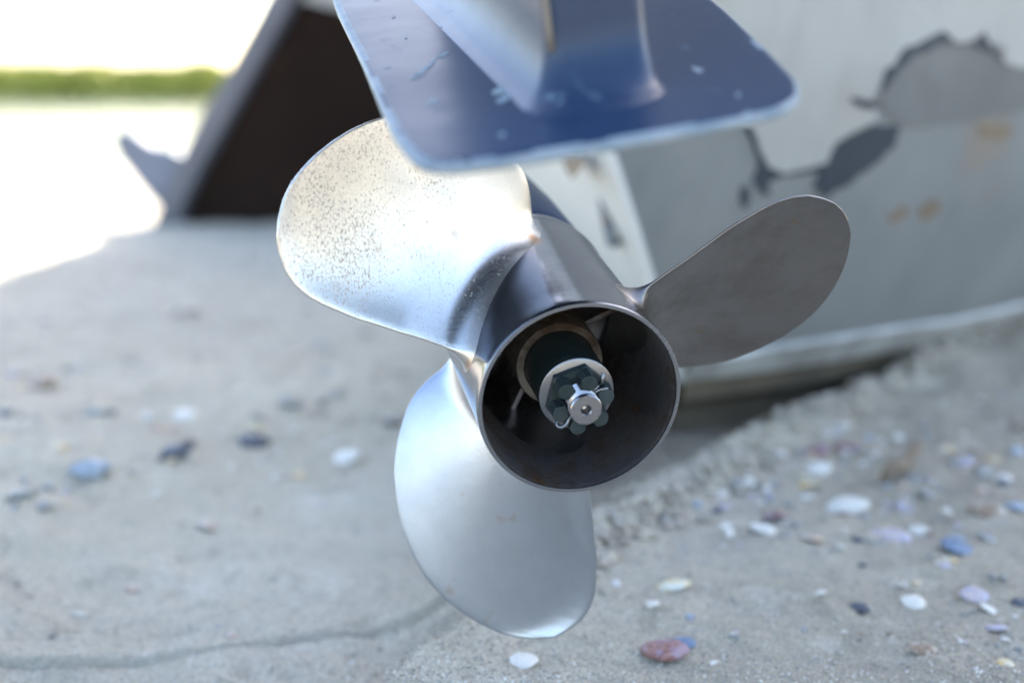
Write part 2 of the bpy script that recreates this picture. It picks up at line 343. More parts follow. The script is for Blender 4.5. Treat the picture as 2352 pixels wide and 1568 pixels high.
def blade_mesh():
    rt = .178; d = np.concatenate([np.linspace(0, 1, 15)**2*.018, .018+(1-(1-np.linspace(0, 1, 66)[1:])**2.2)*(rt-.053-.018)])
    R = .053+d; R[-1] = rt
    NU = 44; NE = 10; rows = []
    uu = .5-.5*np.cos(np.linspace(0, np.pi, NU)); uu = .5*uu+.5*np.linspace(0, 1, NU)
    def mid(r, u, te, le):
        th = math.radians(te+(le-te)*u); s = S0-PIT/(2*math.pi)*th+RK*r+RK2*r*r
        chord = abs(math.radians(le-te))*r*1.15+1e-6
        x = max(0., u*chord)                                                  # distance from the trailing edge
        w = min(1, max(0, (r-.062)/.03))*min(1, chord/.06)
        s -= .0042*w*math.exp(-(x/.010)**1.3)                           # the cupped trailing edge
        return th, s
    for r in R:
        te, le = float(interp(TE, r)), float(interp(LE, r)); 
        if abs(te-le) < .4: te, le = te+.2, le-.2
        Rf = .015; dd = max(0, r-.0536); fill = Rf-math.sqrt(max(0, Rf*Rf-(Rf-dd)**2)) if dd < Rf else 0.0
        k = (r-.054)/(rt-.054); tm = .0042*(1-k)+.0016*k; te_t = .0008; fl = [fill*(1 if u < .72 else max(.12, math.sqrt(max(0, 1-((u-.72)/.29)**2)))) for u in uu]
        def P(u): th, s = mid(r, u, te, le); return np.array([r*math.cos(th), s, r*math.sin(th)])
        ctr = []; nor = []; tan = []
        for u in uu:
            e_ = 1e-3; t_ = P(u+e_)-P(u-e_); t_ /= np.linalg.norm(t_)
            th, s = mid(r, u, te, le); rad = np.array([math.cos(th), 0, math.sin(th)])
            n_ = np.cross(rad, t_); n_ /= np.linalg.norm(n_)
            if n_[1] > 0: n_ = -n_                                       # towards the stern
            ctr.append(P(u)); nor.append(n_); tan.append(t_)
        T = [te_t+(tm-te_t)*max(0., 4*u*(1-u))**.6+q_ for u, q_ in zip(uu, fl)]
        chord = np.linalg.norm(ctr[0]-ctr[-1]); shrink = min(1, chord/.012+.15); T = [x*shrink if fill == 0 else x for x in T]
        loop = [c+n_*x for c, n_, x in zip(ctr, nor, T)]
        for a in np.linspace(0, math.pi, NE)[1:-1]: loop.append(ctr[-1]+nor[-1]*T[-1]*math.cos(a)+tan[-1]*(T[-1])*math.sin(a))
        loop += [c-n_*x for c, n_, x in zip(ctr[::-1], nor[::-1], T[::-1])]
        for a in np.linspace(0, math.pi, NE)[1:-1]: loop.append(ctr[0]-nor[0]*T[0]*math.cos(a)-tan[0]*(T[0]-fill*.4)*math.sin(a))
        q = []
        for p in loop:
            h_ = math.hypot(p[0], p[2]); k2 = r/h_; q.append((p[0]*k2, p[1], p[2]*k2))
        rows.append(q)
    return grid_mesh('blade', np.array(rows), close_v=True, cap=True)
bmesh_blade = blade_mesh()
for k, (mt, lb) in enumerate([('blade_dim_reflection', 'propeller blade reaching out to the right, steel darkened like a ground reflection'), ('blade_rusty', 'bright propeller blade at upper left, speckled with rust'), ('blade', 'pale brushed propeller blade pointing down')]):
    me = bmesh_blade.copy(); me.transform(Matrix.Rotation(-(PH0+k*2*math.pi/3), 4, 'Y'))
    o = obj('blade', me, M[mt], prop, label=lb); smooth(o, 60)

o = obj('inner_tube', lathe([(.0465, .0201), (.0465, .0240), (.0475, .0246), (.132, .0246), (.132, .0199)]), M['ring'], prop); smooth(o, 40)
def radial_box(ang, r0_, r1_, s0_, s1_, w):
    bm = bmesh.new(); box_bm(bm, ((r0_+r1_)/2, (s0_+s1_)/2, 0), (r1_-r0_, s1_-s0_, w), Matrix.Rotation(-math.radians(ang), 4, 'Y')); return bm
for a_ in (25, 147, 247): bevel(obj('rib', radial_box(a_, .0243, .0508, .078, .13, .0034), M['inside'], prop), .0010)
o = obj('thrust_sleeve', lathe([(.0108, .006), (.0108, .0186), (.0118, .0195), (.014, .0197), (.052, .0197), (.052, .006)]), M['sleeve'], prop); smooth(o, 40)
o = obj('washer', lathe([(.0080, .0075), (.0080, .0196), (.0085, .0202), (.0100, .0202), (.0105, .0196), (.0105, .0075)]), M['washer'], prop); smooth(o, 40)
# threaded shaft end with a drilled centre
pr = [(.03, .0004)]
pr = [(.03, .0078)]
for i in range(18):
    s = .009-i*.00105; pr += [(s, .0084), (s-.00045, .0077), (s-.0006, .0077)]
pr += [(-.0101, .0086), (-.0113, .0086), (-.0121, .0080), (-.0122, .0030), (-.0118, .0027), (-.0112, .0023), (-.007, .0016), (-.0065, .0003)]
o = obj('shaft', lathe(pr, 64, closed=False), M['shaft'], prop); smooth(o, 35)
# castle nut: hexagonal body, six towers
bm = bmesh.new(); T0 = math.radians(20)
hexo = [(math.cos(T0+i*math.pi/3)*.0180, math.sin(T0+i*math.pi/3)*.0180) for i in range(6)]
N = 48
def hexr(th, rc): # radius of the hexagon along an angle
    a_ = (th-T0) % (math.pi/3)-math.pi/6; return rc*math.cos(math.pi/6)/math.cos(a_)
ths = [T0+i*2*math.pi/N for i in range(N)]
def ringv(s, fn): return [(fn(t_)*math.cos(t_), s, fn(t_)*math.sin(t_)) for t_ in ths]
Vn = np.array([ringv(.0078, lambda t_: .0088), ringv(.0078, lambda t_: min(hexr(t_, .0180), .0160)), ringv(.0071, lambda t_: hexr(t_, .0180)), ringv(.0038, lambda t_: hexr(t_, .0180)), ringv(.0029, lambda t_: min(hexr(t_, .0180), .0166)), ringv(.0028, lambda t_: .0088)])
nut = obj('castle_nut', grid_mesh('nut', Vn, close_u=True, close_v=True), M['nut'], prop); smooth(nut, 25)
for i in range(6):
    a0 = T0+i*math.pi/3; w = math.radians(17.5); bm = bmesh.new()
    pts = []
    for aa, rr in ((-w*1.2, .0096), (-w*1.05, .0148), (-w*.5, .0166), (0, .0174), (w*.5, .0166), (w*1.05, .0148), (w*1.2, .0096), (0, .0090)):
        pts.append((math.cos(a0+aa)*rr, .0030, math.sin(a0+aa)*rr))
    poly_solid(bm, pts, Vector((0, -.0097, 0)))
    for v in bm.verts:
        if v.co.y < -.003: v.co.x *= .975; v.co.z *= .975
    bevel(obj('nut_tower', bm, M['nut'], prop), .00035, 2)
def tube(path, r, n=10, taper=None):
    P = [Vector(p) for p in path]; rows = []
    up = Vector((.3, 1, .2)).normalized()
    for i, p in enumerate(P):
        t_ = (P[min(i+1, len(P)-1)]-P[max(i-1, 0)]).normalized(); x = t_.cross(up).normalized(); y = t_.cross(x)
        rr = r if taper is None else r*taper[i]
        rows.append([tuple(p+x*math.cos(a)*rr+y*math.sin(a)*rr) for a in np.linspace(0, 2*math.pi, n, endpoint=False)])
    return grid_mesh('tube', np.array(rows), close_v=True, cap=True)
def cat_rom(pts, n=8):
    P = [Vector(p) for p in pts]; P = [P[0]*2-P[1]]+P+[P[-1]*2-P[-2]]; out = []
    for i in range(1, len(P)-2):
        for k in range(n):
            t_ = k/n; a_, b_, c_, d_ = P[i-1:i+3]
            out.append(.5*((2*b_)+(c_-a_)*t_+(2*a_-5*b_+4*c_-d_)*t_*t_+(3*b_-a_-3*c_+d_)*t_**3))
    return out+[P[-2]]
def pol(ang, r, s): a_ = math.radians(ang); return (r*math.cos(a_), s, r*math.sin(a_))
loopp = cat_rom([pol(228, .006, -.0045), pol(228, .0105, -.0052), pol(231, .0135, -.0060), pol(228, .0165, -.0055), pol(222, .0172, -.0040), pol(219, .0155, -.0028), pol(224, .0125, -.0030), pol(230, .010, -.0035)])
leg1 = cat_rom([pol(50, .006, -.0035), pol(50, .0105, -.0035), pol(50, .0130, -.0028), pol(53, .0150, -.0050), pol(57, .0172, -.0056), pol(60, .0195, -.0045)])
leg2 = cat_rom([pol(48, .006, -.0045), pol(45, .0105, -.0050), pol(40, .0135, -.0056), pol(34, .0150, -.0050)])
bm = bmesh.new()
for pth, rr in ((loopp, .00105), (leg1, .00105), (leg2, .0010)):
    m_ = tube(pth, rr); bm.from_mesh(m_)
smooth(obj('cotter_pin', bm, M['washer'], prop))

# gearcase torpedo in front of the propeller
prof = [(.151, .030), (.1512, .0500), (.154, .0520), (.17, .0525), (.24, .0515), (.32, .047), (.40, .036), (.45, .022), (.475, .008), (.478, .0005)]
smooth(obj('gearcase', lathe(prof, 64, closed=False), M['paint'], motor), 40)

# anti-ventilation plate, outline measured in its own plane
ZP = .183
out = [(.0417, -.0817), (-.077, -.0839), (-.0981, -.0839), (-.1217, -.0826), (-.1330, -.0812), (-.1410, -.0785), (-.1470, -.0735), (-.1505, -.066), (-.1535, -.047), (-.1545, -.011), (-.1535, .0235), (-.1520, .0430), (-.149, .0564), (-.143, .0645), (-.1345, .0710), (-.1204, .0764), (-.1054, .0800), (-.0413, .0893), (.0523, .1014), (.14, .106), (.22, .100), (.30, .075), (.36, .04), (.38, .0), (.36, -.04), (.30, -.070), (.2152, -.0798)]
def resample(P, n):
    Q = [Vector((p[0], p[1], 0)) for p in P]; Q2 = []
    for i in range(len(Q)):
        a_, b_, c_, d_ = Q[i-1], Q[i], Q[(i+1) % len(Q)], Q[(i+2) % len(Q)]
        for k in range(n):
            t_ = k/n; Q2.append(.5*((2*b_)+(c_-a_)*t_+(2*a_-5*b_+4*c_-d_)*t_*t_+(3*b_-a_-3*c_+d_)*t_**3))
    return Q2
ol = resample(out, 4)
cen = Vector((.1, 0, 0))
def inset(P, d):
    R_ = []
    for i in range(len(P)):
        t_ = (P[(i+1) % len(P)]-P[i-1]).normalized(); n_ = Vector((-t_.y, t_.x, 0))
        if n_.dot(cen-P[i]) < 0: n_ = -n_
        R_.append(P[i]+n_*d)
    return R_
rings = [(.012, 0), (.004, .0), (.0016, -.0002), (.0005, -.0009), (0, -.0019), (0, -.0032), (.0006, -.0042), (.002, -.0049), (.012, -.0052)]
rows = [[tuple(roll_pt(p.y, p.x, ZP+dz)) for p in inset(ol, d)] for d, dz in rings]
me = grid_mesh('plate', np.array(rows), close_v=True, cap=True)
plate = obj('anti_ventilation_plate', me, [M['paint'], M['paint_edge']], motor); smooth(plate, 60)
inv = Matrix.Rotation(ROLL, 4, 'Y')
for p in me.polygons:
    c = inv @ p.center
    if c.z < ZP-.0001 and len(p.vertices) == 4: p.material_index = 1
plate['label'] = 'dark blue plate above the propeller, scuffed, with a worn pale edge'

# chalky scuffs rubbed into the plate's paint
t = NT('chalk_scuff'); t.set(Base_Color=t.mix(t.rng(t.noise(120, 4, .7), .3, .6), (.10, .15, .21), (.34, .40, .41)), Roughness=.6); M['scuff'] = t.m
def plate_pt(px, py, dz=.00025):
    n_ = (FR.to_3x3() @ (roll_pt(0, 0, 1)-roll_pt(0, 0, 0))); p0 = FR @ roll_pt(0, 0, ZP+dz); d = ray(px, py)
    return FR.inverted() @ (CP+d*((p0-CP).dot(n_)/d.dot(n_)))
rs = random.Random(4)
scf = [(1130, 215, 1205, 165, 26), (1140, 235, 1170, 205, 20), (945, 180, 1000, 135, 14), (1000, 130, 1030, 120, 8), (1125, 28, 1140, 22, 10), (928, 86, 935, 84, 6), (1040, 25, 1055, 22, 6), (980, 235, 1010, 228, 7), (1590, 155, 1615, 160, 10), (1145, 310, 1160, 305, 8), (1200, 58, 1222, 52, 9), (1010, 62, 1018, 60, 5), (900, 40, 908, 34, 6), (1690, 220, 1700, 214, 6)]
for x0, y0, x1, y1, w in scf:
    bm = bmesh.new(); up_, dn = [], []; n = 9; L = math.hypot(x1-x0, y1-y0); nx_, ny_ = -(y1-y0)/L, (x1-x0)/L
    for k in range(n+1):
        u = k/n; ww = w*.5*(math.sin(math.pi*min(1, u*.9+.05))**.7); bend = math.sin(u*3)*w*.3
        up_.append((x0+(x1-x0)*u+nx_*(ww*rs.uniform(.6, 1.2)+bend), y0+(y1-y0)*u+ny_*(ww*rs.uniform(.6, 1.2)+bend)))
        dn.append((x0+(x1-x0)*u-nx_*(ww*rs.uniform(.5, 1.1)-bend), y0+(y1-y0)*u-ny_*(ww*rs.uniform(.5, 1.1)-bend)))
    poly_solid(bm, [tuple(plate_pt(x, y)) for x, y in up_+dn[::-1]], FR.to_3x3().inverted() @ Vector((0, 0, -.0002)))
    obj('scuff_mark', bm, M['scuff'], motor)

# drive shaft housing standing on the plate (blunt flat tail), and the leg above it
def rrect(s0_, s1_, b0_, b1_, rad, n=6, nose=None):
    P = []
    for cx_, cy_, a0_ in ((s0_+rad, b0_+rad, 180), (s1_-rad, b0_+rad, 270), (s1_-rad, b1_-rad, 0), (s0_+rad, b1_-rad, 90)):
        for k in range(n+1): a_ = math.radians(a0_+90*k/n); P.append((cx_+rad*math.cos(a_), cy_+rad*math.sin(a_)))
    return P
rows = []
for dz, off in [(-.004, .034), (.0, .028), (.0008, .0225), (.0032, .0158), (.007, .0100), (.012, .0055), (.018, .0022), (.025, .0004), (.03, 0), (.05, 0), (.12, -.0005), (.25, -.001), (.45, -.001), (.62, 0)]:
    P = rrect(-.086-off+max(0, dz-.1)*.10, .20+off, -.0165-off*.5, .0265+off*.10, .0075+off*.55)
    rows.append([tuple(roll_pt(p[1] if p[0] < .0 else p[1]*(1+.25*min(1, p[0]/.1)), p[0], ZP+dz)) for p in P])
smooth(obj('drive_shaft_housing', grid_mesh('housing', np.array(rows), close_v=True, cap=True), M['paint_gloss'], motor), 60)
bm = bmesh.new()     # casting seam down the left corner of the tail
pts = [roll_pt(-.0145, -.0848+max(0, z-.1)*.10-.0010*math.sin(z*90), ZP+z) for z in np.linspace(.02, .4, 40)]
o = obj('casting_seam', tube(pts, .0013, 8), M['seam'], motor); smooth(o)
# strut between the plate and the torpedo, ahead of the propeller
rows = []
for z in np.linspace(.04, .178, 8):
    f_ = (z-.04)/.138; s0_, s1_ = .205-.02*f_, .40; w = .014+.006*f_
    P = [(s0_+(s1_-s0_)*u, sg*w*(math.sin(math.pi*u**.8)**.6+.06)) for u, sg in [(u, 1) for u in np.linspace(0, 1, 14)]+[(u, -1) for u in np.linspace(1, 0, 14)]]
    rows.append([tuple(roll_pt(p[1], p[0], z)) for p in P])
smooth(obj('strut', grid_mesh('strut', np.array(rows), close_v=True, cap=True), M['paint'], motor), 60)
# engine cover and clamp bracket, out of the picture above
rows = []
for z, f_ in ((.80, .75), (.82, .95), (.90, 1.0), (1.05, 1.0), (1.14, .85), (1.17, .55)):
    P = rrect(-.14*f_+.02, .36*f_, -.14*f_, .15*f_, .07*f_, 6); rows.append([tuple(roll_pt(p[1], p[0], z)) for p in P])
smooth(obj('engine_cover', grid_mesh('cover', np.array(rows), close_v=True, cap=True), M['paint'], motor), 60)
bm = bmesh.new(); poly_solid(bm, [roll_pt(-.06, .19, z) for z in (.36,)]+[roll_pt(-.06, s, z) for s, z in ((.19, .80), (.75, .86), (.80, .60))], Vector((.12, 0, .02)))
bevel(obj('clamp_bracket', bm, M['stem'], motor), .01)

# ---------------------------------------------------------------- right-hand boat: white and grey peeling hull
KEEL = [tuple(at(*q, .035).xy) for q in ((1480, 884), (1560, 872), (1850, 834), (2128, 786), (2350, 728), (2600, 660))]+[(2.9, 4.4)]
KL = resample_k = []
def keel_pt(u):   # u metres along the keel from the stern corner
    acc = 0
    for (x0, y0), (x1, y1) in zip(KEEL[:-1], KEEL[1:]):
        L = math.hypot(x1-x0, y1-y0)
        if u <= acc+L or (x1, y1) == KEEL[-1]: t_ = (u-acc)/L; return Vector((x0+(x1-x0)*t_, y0+(y1-y0)*t_, 0)), Vector((x1-x0, y1-y0, 0)).normalized()
        acc += L
def sec(w):       # height, outward push with distance up the side
    # outward = towards the viewer
    tab = [(0, .035, 0), (.03, .05, .022), (.12, .12, .055), (.25, .235, .105), (.40, .38, .150), (.60, .575, .185), (.90, .87, .215), (1.3, 1.27, .235), (1.75, 1.70, .25), (2.2, 2.15, .26)]
    z = np.interp(w, [q[0] for q in tab], [q[1] for q in tab]); n_ = np.interp(w, [q[0] for q in tab], [q[2] for q in tab]); return float(z), float(n_)
def hull_pt(u, w, lift=0.):
    p, t_ = keel_pt(u); nrm = Vector((t_.y, -t_.x, 0)); z, n_ = sec(w)
    z2, n2 = sec(w+.01); tz, tn = z2-z, n2-n_; L = math.hypot(tz, tn)
    return p+nrm*(n_+lift*tz/L)+Vector((0, 0, z-lift*tn/L))
# find (u, w) of the hull under a spot of the photograph
def hull_uw(px, py):
    d = ray(px, py); best = None
    us = np.linspace(-.15, 2.0, 44); ws = np.linspace(0, 1.0, 41)
    def cost(u, w): v = hull_pt(u, w)-CP; return (v-d*v.dot(d)).length/v.length
    u, w = min(((u, w) for u in us for w in ws), key=lambda q: cost(*q)); st = .03
    for _ in range(16):
        c_ = [(u+a_*st, w+b_*st) for a_ in (-1, 0, 1) for b_ in (-1, 0, 1)]; u2, w2 = min(c_, key=lambda q: cost(*q))
        if (u2, w2) == (u, w): st *= .5
        u, w = u2, w2
    return u, w
_a, _b = hull_uw(1492, 640), hull_uw(1398, 350)
def uc(w):        # the raked stern corner
    w = min(w, .42); return _a[0]+(_b[0]-_a[0])*(w-_a[1])/(_b[1]-_a[1])
boat = bpy.data.objects.new('fishing_boat', None); C.objects.link(boat)
boat['label'] = 'beached boat with peeling white and grey hull paint, behind the propeller at right'; boat['category'] = 'boat'
us = np.linspace(0, 3.9, 60); wsx = np.linspace(0, 1.75, 40)
V = np.array([[tuple(hull_pt(uc(w)+(u*(3.9-uc(w))/3.9), w)) for w in wsx] for u in us])
smooth(obj('hull_side', grid_mesh('hull_side', V), M['hull_grey'], boat))
def sheet(name, uw, mat, lift, parent=boat, lab=None):
    """a layer of paint: polygon in hull coordinates, filled and laid on the curved side, with its own thickness"""
    bm = bmesh.new(); vs_ = [bm.verts.new((u, w, 0)) for u, w in uw]; bm.faces.new(vs_)
    bmesh.ops.triangulate(bm, faces=bm.faces)
    for k in range(5):
        ed = [e_ for e_ in bm.edges if e_.calc_length() > .09]
        if not ed: break
        bmesh.ops.subdivide_edges(bm, edges=ed, cuts=1); bmesh.ops.triangulate(bm, faces=bm.faces)
    ext = bmesh.ops.extrude_face_region(bm, geom=bm.faces[:]); top = [g for g in ext['geom'] if isinstance(g, bmesh.types.BMVert)]; ts = set(top)
    for v in bm.verts: v.co = hull_pt(v.co.x, v.co.y, lift if v in ts else -.001)
    bmesh.ops.recalc_face_normals(bm, faces=bm.faces)
    return obj(name, bm, mat, parent, label=lab)
def ragged(P, amp, n=5, seed=1):
    """break a photograph-space line into small steps and chips"""
    r = random.Random(seed); o_ = []
    for (x0, y0), (x1, y1) in zip(P[:-1], P[1:]):
        L = math.hypot(x1-x0, y1-y0); k = max(1, int(L/n))
        for i in range(k):
            t_ = i/k; o_.append((x0+(x1-x0)*t_+r.uniform(-amp, amp), y0+(y1-y0)*t_+r.uniform(-amp, amp)))
    return o_+[P[-1]]
# lower limit of the white topcoat
wl_ = [(1450, 262), (1700, 280), (1722, 292), (1738, 340), (1762, 378), (1800, 392), (1850, 388), (1890, 372), (1912, 330), (1950, 300), (2000, 275), (2012, 240), (1965, 232), (1990, 205), (2012, 195), (2030, 160), (2075, 110), (2140, 82), (2160, 70), (2185, 92), (2230, 95), (2255, 75), (2270, 100), (2300, 108), (2305, 140), (2340, 152), (2420, 150), (2600, 120)]
wr = ragged(wl_, 5, 22, 3)
uw = [hull_uw(*p) for p in wr]
endu = uw[-1][0]
uw = [q for q in uw if q[0] > uc(q[1])+.01]
uw_white = [(uc(w)+.002, w) for w in (1.7, 1.3, 1.0, .8, .6, uw[0][1])]+uw+[(3.85, uw[-1][1]-.02), (3.85, 1.7)]
sheet('white_topcoat', uw_white, M['hull_white'], .004, lab='weathered white topcoat with a ragged flaked edge')
# dark undercoat showing along the break
dk = [(1716, 285), (1736, 296), (1745, 335), (1760, 345), (1772, 372), (1830, 396), (1880, 378), (1915, 335), (1950, 305), (2010, 285), (2075, 292), (2060, 325), (2015, 372), (1950, 420), (1892, 455), (1866, 432), (1880, 390), (1830, 402), (1790, 404), (1762, 420), (1768, 450), (1740, 440), (1728, 410), (1742, 375), (1735, 345), (1722, 320), (1714, 300)]
sheet('dark_undercoat_patch', [hull_uw(*p) for p in ragged(dk+dk[:1], 3.5, 12, 8)[:-1]], M['hull_black'], .0022, lab='dark undercoat bared along the flaked paint edge')
dk2 = [(1945, 222), (1965, 222), (2000, 232), (2015, 245), (1990, 248), (1960, 240)]
sheet('dark_undercoat_patch', [hull_uw(*p) for p in dk2], M['hull_black'], .0052)
dk3 = [(2000, 192), (2030, 150), (2070, 104), (2140, 74), (2165, 62), (2180, 82), (2235, 88), (2255, 68), (2275, 95), (2310, 108), (2304, 125), (2268, 118), (2225, 106), (2165, 98), (2100, 125), (2060, 160), (2035, 200), (2010, 212)]
sheet('dark_undercoat_patch', [hull_uw(*p) for p in ragged(dk3+dk3[:1], 3.5, 12, 18)[:-1]], M['hull_black'], .0026)
gr = [(2012, 215), (2045, 170), (2110, 118), (2180, 100), (2260, 118), (2300, 140), (2330, 160), (2440, 165), (2440, 240), (2300, 262), (2190, 285), (2100, 290), (2040, 270)]
sheet('scraped_grey_patch', [hull_uw(*p) for p in ragged(gr, 4, 25, 5)], M['hull_grey2'], .0018, lab='darker grey scraped area under the flaked topcoat')
for k, P in enumerate([[(2245, 290), (2270, 283), (2320, 288), (2325, 310), (2290, 322), (2255, 315)], [(2035, 500), (2080, 470), (2085, 490), (2050, 512)], [(2110, 480), (2150, 455), (2160, 480), (2120, 510)]]):
    sheet('rust_patch', [hull_uw(*p) for p in P], M['rust'], .0012)
sheet('dark_undercoat_patch', [hull_uw(*p) for p in [(1700, 430), (1716, 425), (1722, 455), (1712, 480), (1700, 462)]], M['hull_black'], .0015)
# white rubbing strip along the bottom edge, keel below it
V = []
for u in np.linspace(uc(.02), 2.2, 80):
    wv = .012*vnoise(np.array([u*9.]), np.array([0.]), 1, 51)[0]; V.append([tuple(hull_pt(u, w, l)) for w, l in ((.005, .0), (.007, .006), (.05+wv, .006), (.053+wv, 0))])
smooth(obj('bottom_strip', grid_mesh('strip', np.array(V)), M['hull_strip'], boat, label='chalky white strip along the bottom of the hull'), 30)
V = []
for u in np.linspace(uc(.0)+.01, 3.9, 60):
    p, t_ = keel_pt(u); nrm = Vector((t_.y, -t_.x, 0)); V.append([tuple(p+nrm*a_+Vector((0, 0, z))) for a_, z in ((-.014, .05), (-.006, .035), (-.014, .006), (-.05, -.012), (-.07, -.09), (-.14, -.09), (-.14, .05))])
smooth(obj('keel', grid_mesh('keel', np.array(V), close_v=True), M['keel'], boat), 30)
# transom: chalk white, turns away to the left from the stern corner
c0_ = [hull_pt(uc(w), w) for w in np.linspace(0, 1.75, 30)]
tdir = Vector((-.25, .97, 0)); V = np.array([[tuple(p+tdir*k) for k in (0, .05, .2, .4, .55, .7)] for p in c0_])
smooth(obj('transom', grid_mesh('transom', V), M['transom'], boat, label='chalk white stern face with a rust stain'))
c1_ = [hull_pt(uc(w)-.002, w, .003) for w in np.linspace(.0, 1.75, 30)]
V = []
for i, p in enumerate(c1_):
    wv = .010*vnoise(np.array([i*1.1]), np.array([0.]), 1, 61)[0]; V.append([tuple(p+tdir*.012), tuple(p+Vector((.0, -.006, 0))), tuple(hull_pt(uc(i*1.75/29)+.004+wv*.5, i*1.75/29, .006)), tuple(hull_pt(uc(i*1.75/29)+.006+wv*.5, i*1.75/29, 0.))])
smooth(obj('corner_strip', grid_mesh('corner', np.array(V)), M['transom'], boat), 40)
# deck and inner skin close the hull from above
dk_ = [hull_pt(uc(1.75)+(u*(3.9-uc(1.75))/3.9), 1.75) for u in us]; bm = bmesh.new()
back = [p+tdir*.7 for p in dk_]
poly_solid(bm, [tuple(p) for p in dk_]+[tuple(p) for p in back[::-1]], Vector((0, 0, .03))); obj('deck', bm, M['hull_white'], boat)
V = np.array([[tuple(Vector((p.x, p.y, z))) for z in (.03, .5, 1.70)] for p in back]); obj('hull_side', grid_mesh('far_side', V), M['hull_white'], boat)

# peeling strut hanging at the stern corner
TT = [atd(1338, 330, 1.62), atd(1362, 330, 1.62)]
bm = bmesh.new()
P = [(1335, 100), (1404, 100), (1404, 300), (1410, 400), (1420, 470), (1426, 540), (1420, 568), (1396, 572), (1386, 540), (1372, 450), (1352, 370)]
poly_solid(bm, [tuple(atd(x, y, 1.60*KS)) for x, y in P], Vector((.006, .03, 0)))
strt = obj('steering_strut', bm, M['peel'], boat, label='peeling blue and white strut hanging at the stern'); bevel(strt, .004)
# rust stain on the transom
def tr_pt(px, py, off=.004):
    n_ = Vector((tdir.y, -tdir.x, 0)); n_ = Vector((tdir.y, -tdir.x, 0)); n_ = n_ if n_.y < 0 else -n_
    p0 = hull_pt(uc(.33), .33)+n_*off; d = ray(px, py); return CP+d*((p0-CP).dot(n_)/d.dot(n_))
bm = bmesh.new(); ring = ragged([(1290, 345), (1322, 345), (1340, 375), (1330, 400), (1312, 412), (1296, 390), (1290, 345)], 4, 14, 9)[:-1]
poly_solid(bm, [tuple(tr_pt(x, y, .0025)) for x, y in ring], Vector((0, -.001, 0)))
obj('rust_patch', bm, M['rust'], boat)

# ---------------------------------------------------------------- left boat: dark hull, raked grey stem, a small fin
Y2 = 4.35*KS
b2 = bpy.data.objects.new('dark_boat', None); C.objects.link(b2); b2['label'] = 'dark hulled beached boat with raked grey stem in the left background'; b2['category'] = 'boat'
def q2(px, py, y=Y2): return atd(px, py, y)
stem_l = [(330, 575), (345, 520), (392, 400), (455, 270), (530, 145), (592, 30), (606, 0), (640, -60), (760, -270), (1050, -800), (1620, -1830), (2110, -2900)]
stem_r = [(392, 590), (420, 470), (462, 385), (520, 280), (590, 155), (655, 40), (676, 0), (710, -60), (830, -270), (1120, -800), (1690, -1830), (2200, -2900)]
bm = bmesh.new(); L_ = [q2(*p) for p in stem_l]; R_ = [q2(*p) for p in stem_r]
poly_solid(bm, [tuple(p) for p in L_+R_[::-1]], Vector((.03, .10, 0))); bevel(obj('stem', bm, M['stem'], b2), .012, 2)
# side runs right and away, slightly turned from the viewer
side_dir = Vector((1, .16, 0)).normalized()
V = []
for p in R_:
    V.append([tuple(p+Vector((.0, .04, 0))+side_dir*k+Vector((0, -.02*k, 0))) for k in (0, .15, .4, .8, 1.4, 2.2, 3.2, 4.6)])
V = np.array(V)
smooth(obj('hull_side', grid_mesh('dark_side', V), M['hull_dark'], b2))
V3 = V.copy(); V3[:, :, 1] += 1.1
obj('hull_side', grid_mesh('dark_side', V3), M['hull_dark'], b2)
# pale band above the dark side
top_ = [q2(*p) for p in ((690, 0), (726, -60), (844, -270), (900, -372))]
dips = [0.02, 0.05, .1, .1, .1, .1]
V4 = np.array([[tuple(p+side_dir*k+Vector((0, .026-.02*k, (-.235*k if i == 0 else 0)))) for k in (.0, .15, .4, .8, 1.4, 2.2, 3.2, 4.6)] for i, p in enumerate(top_)])
smooth(obj('pale_topside', grid_mesh('topside', V4), M['hull_white'], b2))
bm = bmesh.new(); a_ = V[-1]; poly_solid(bm, [tuple(a_[0]), tuple(a_[-1]), tuple(a_[-1]+np.array((0, 1.1, 0))), tuple(a_[0]+np.array((0, 1.1, 0)))], Vector((0, 0, .05))); obj('deck', bm, M['hull_white'], b2)
bm = bmesh.new(); poly_solid(bm, [tuple(q2(*p)) for p in ((256, 322), (262, 302), (282, 296), (304, 304), (348, 336), (402, 346), (420, 370), (366, 480), (338, 450), (300, 402), (266, 356))], Vector((.01, .06, 0)))
bevel(obj('fin', bm, M['fin'], b2), .012, 2)

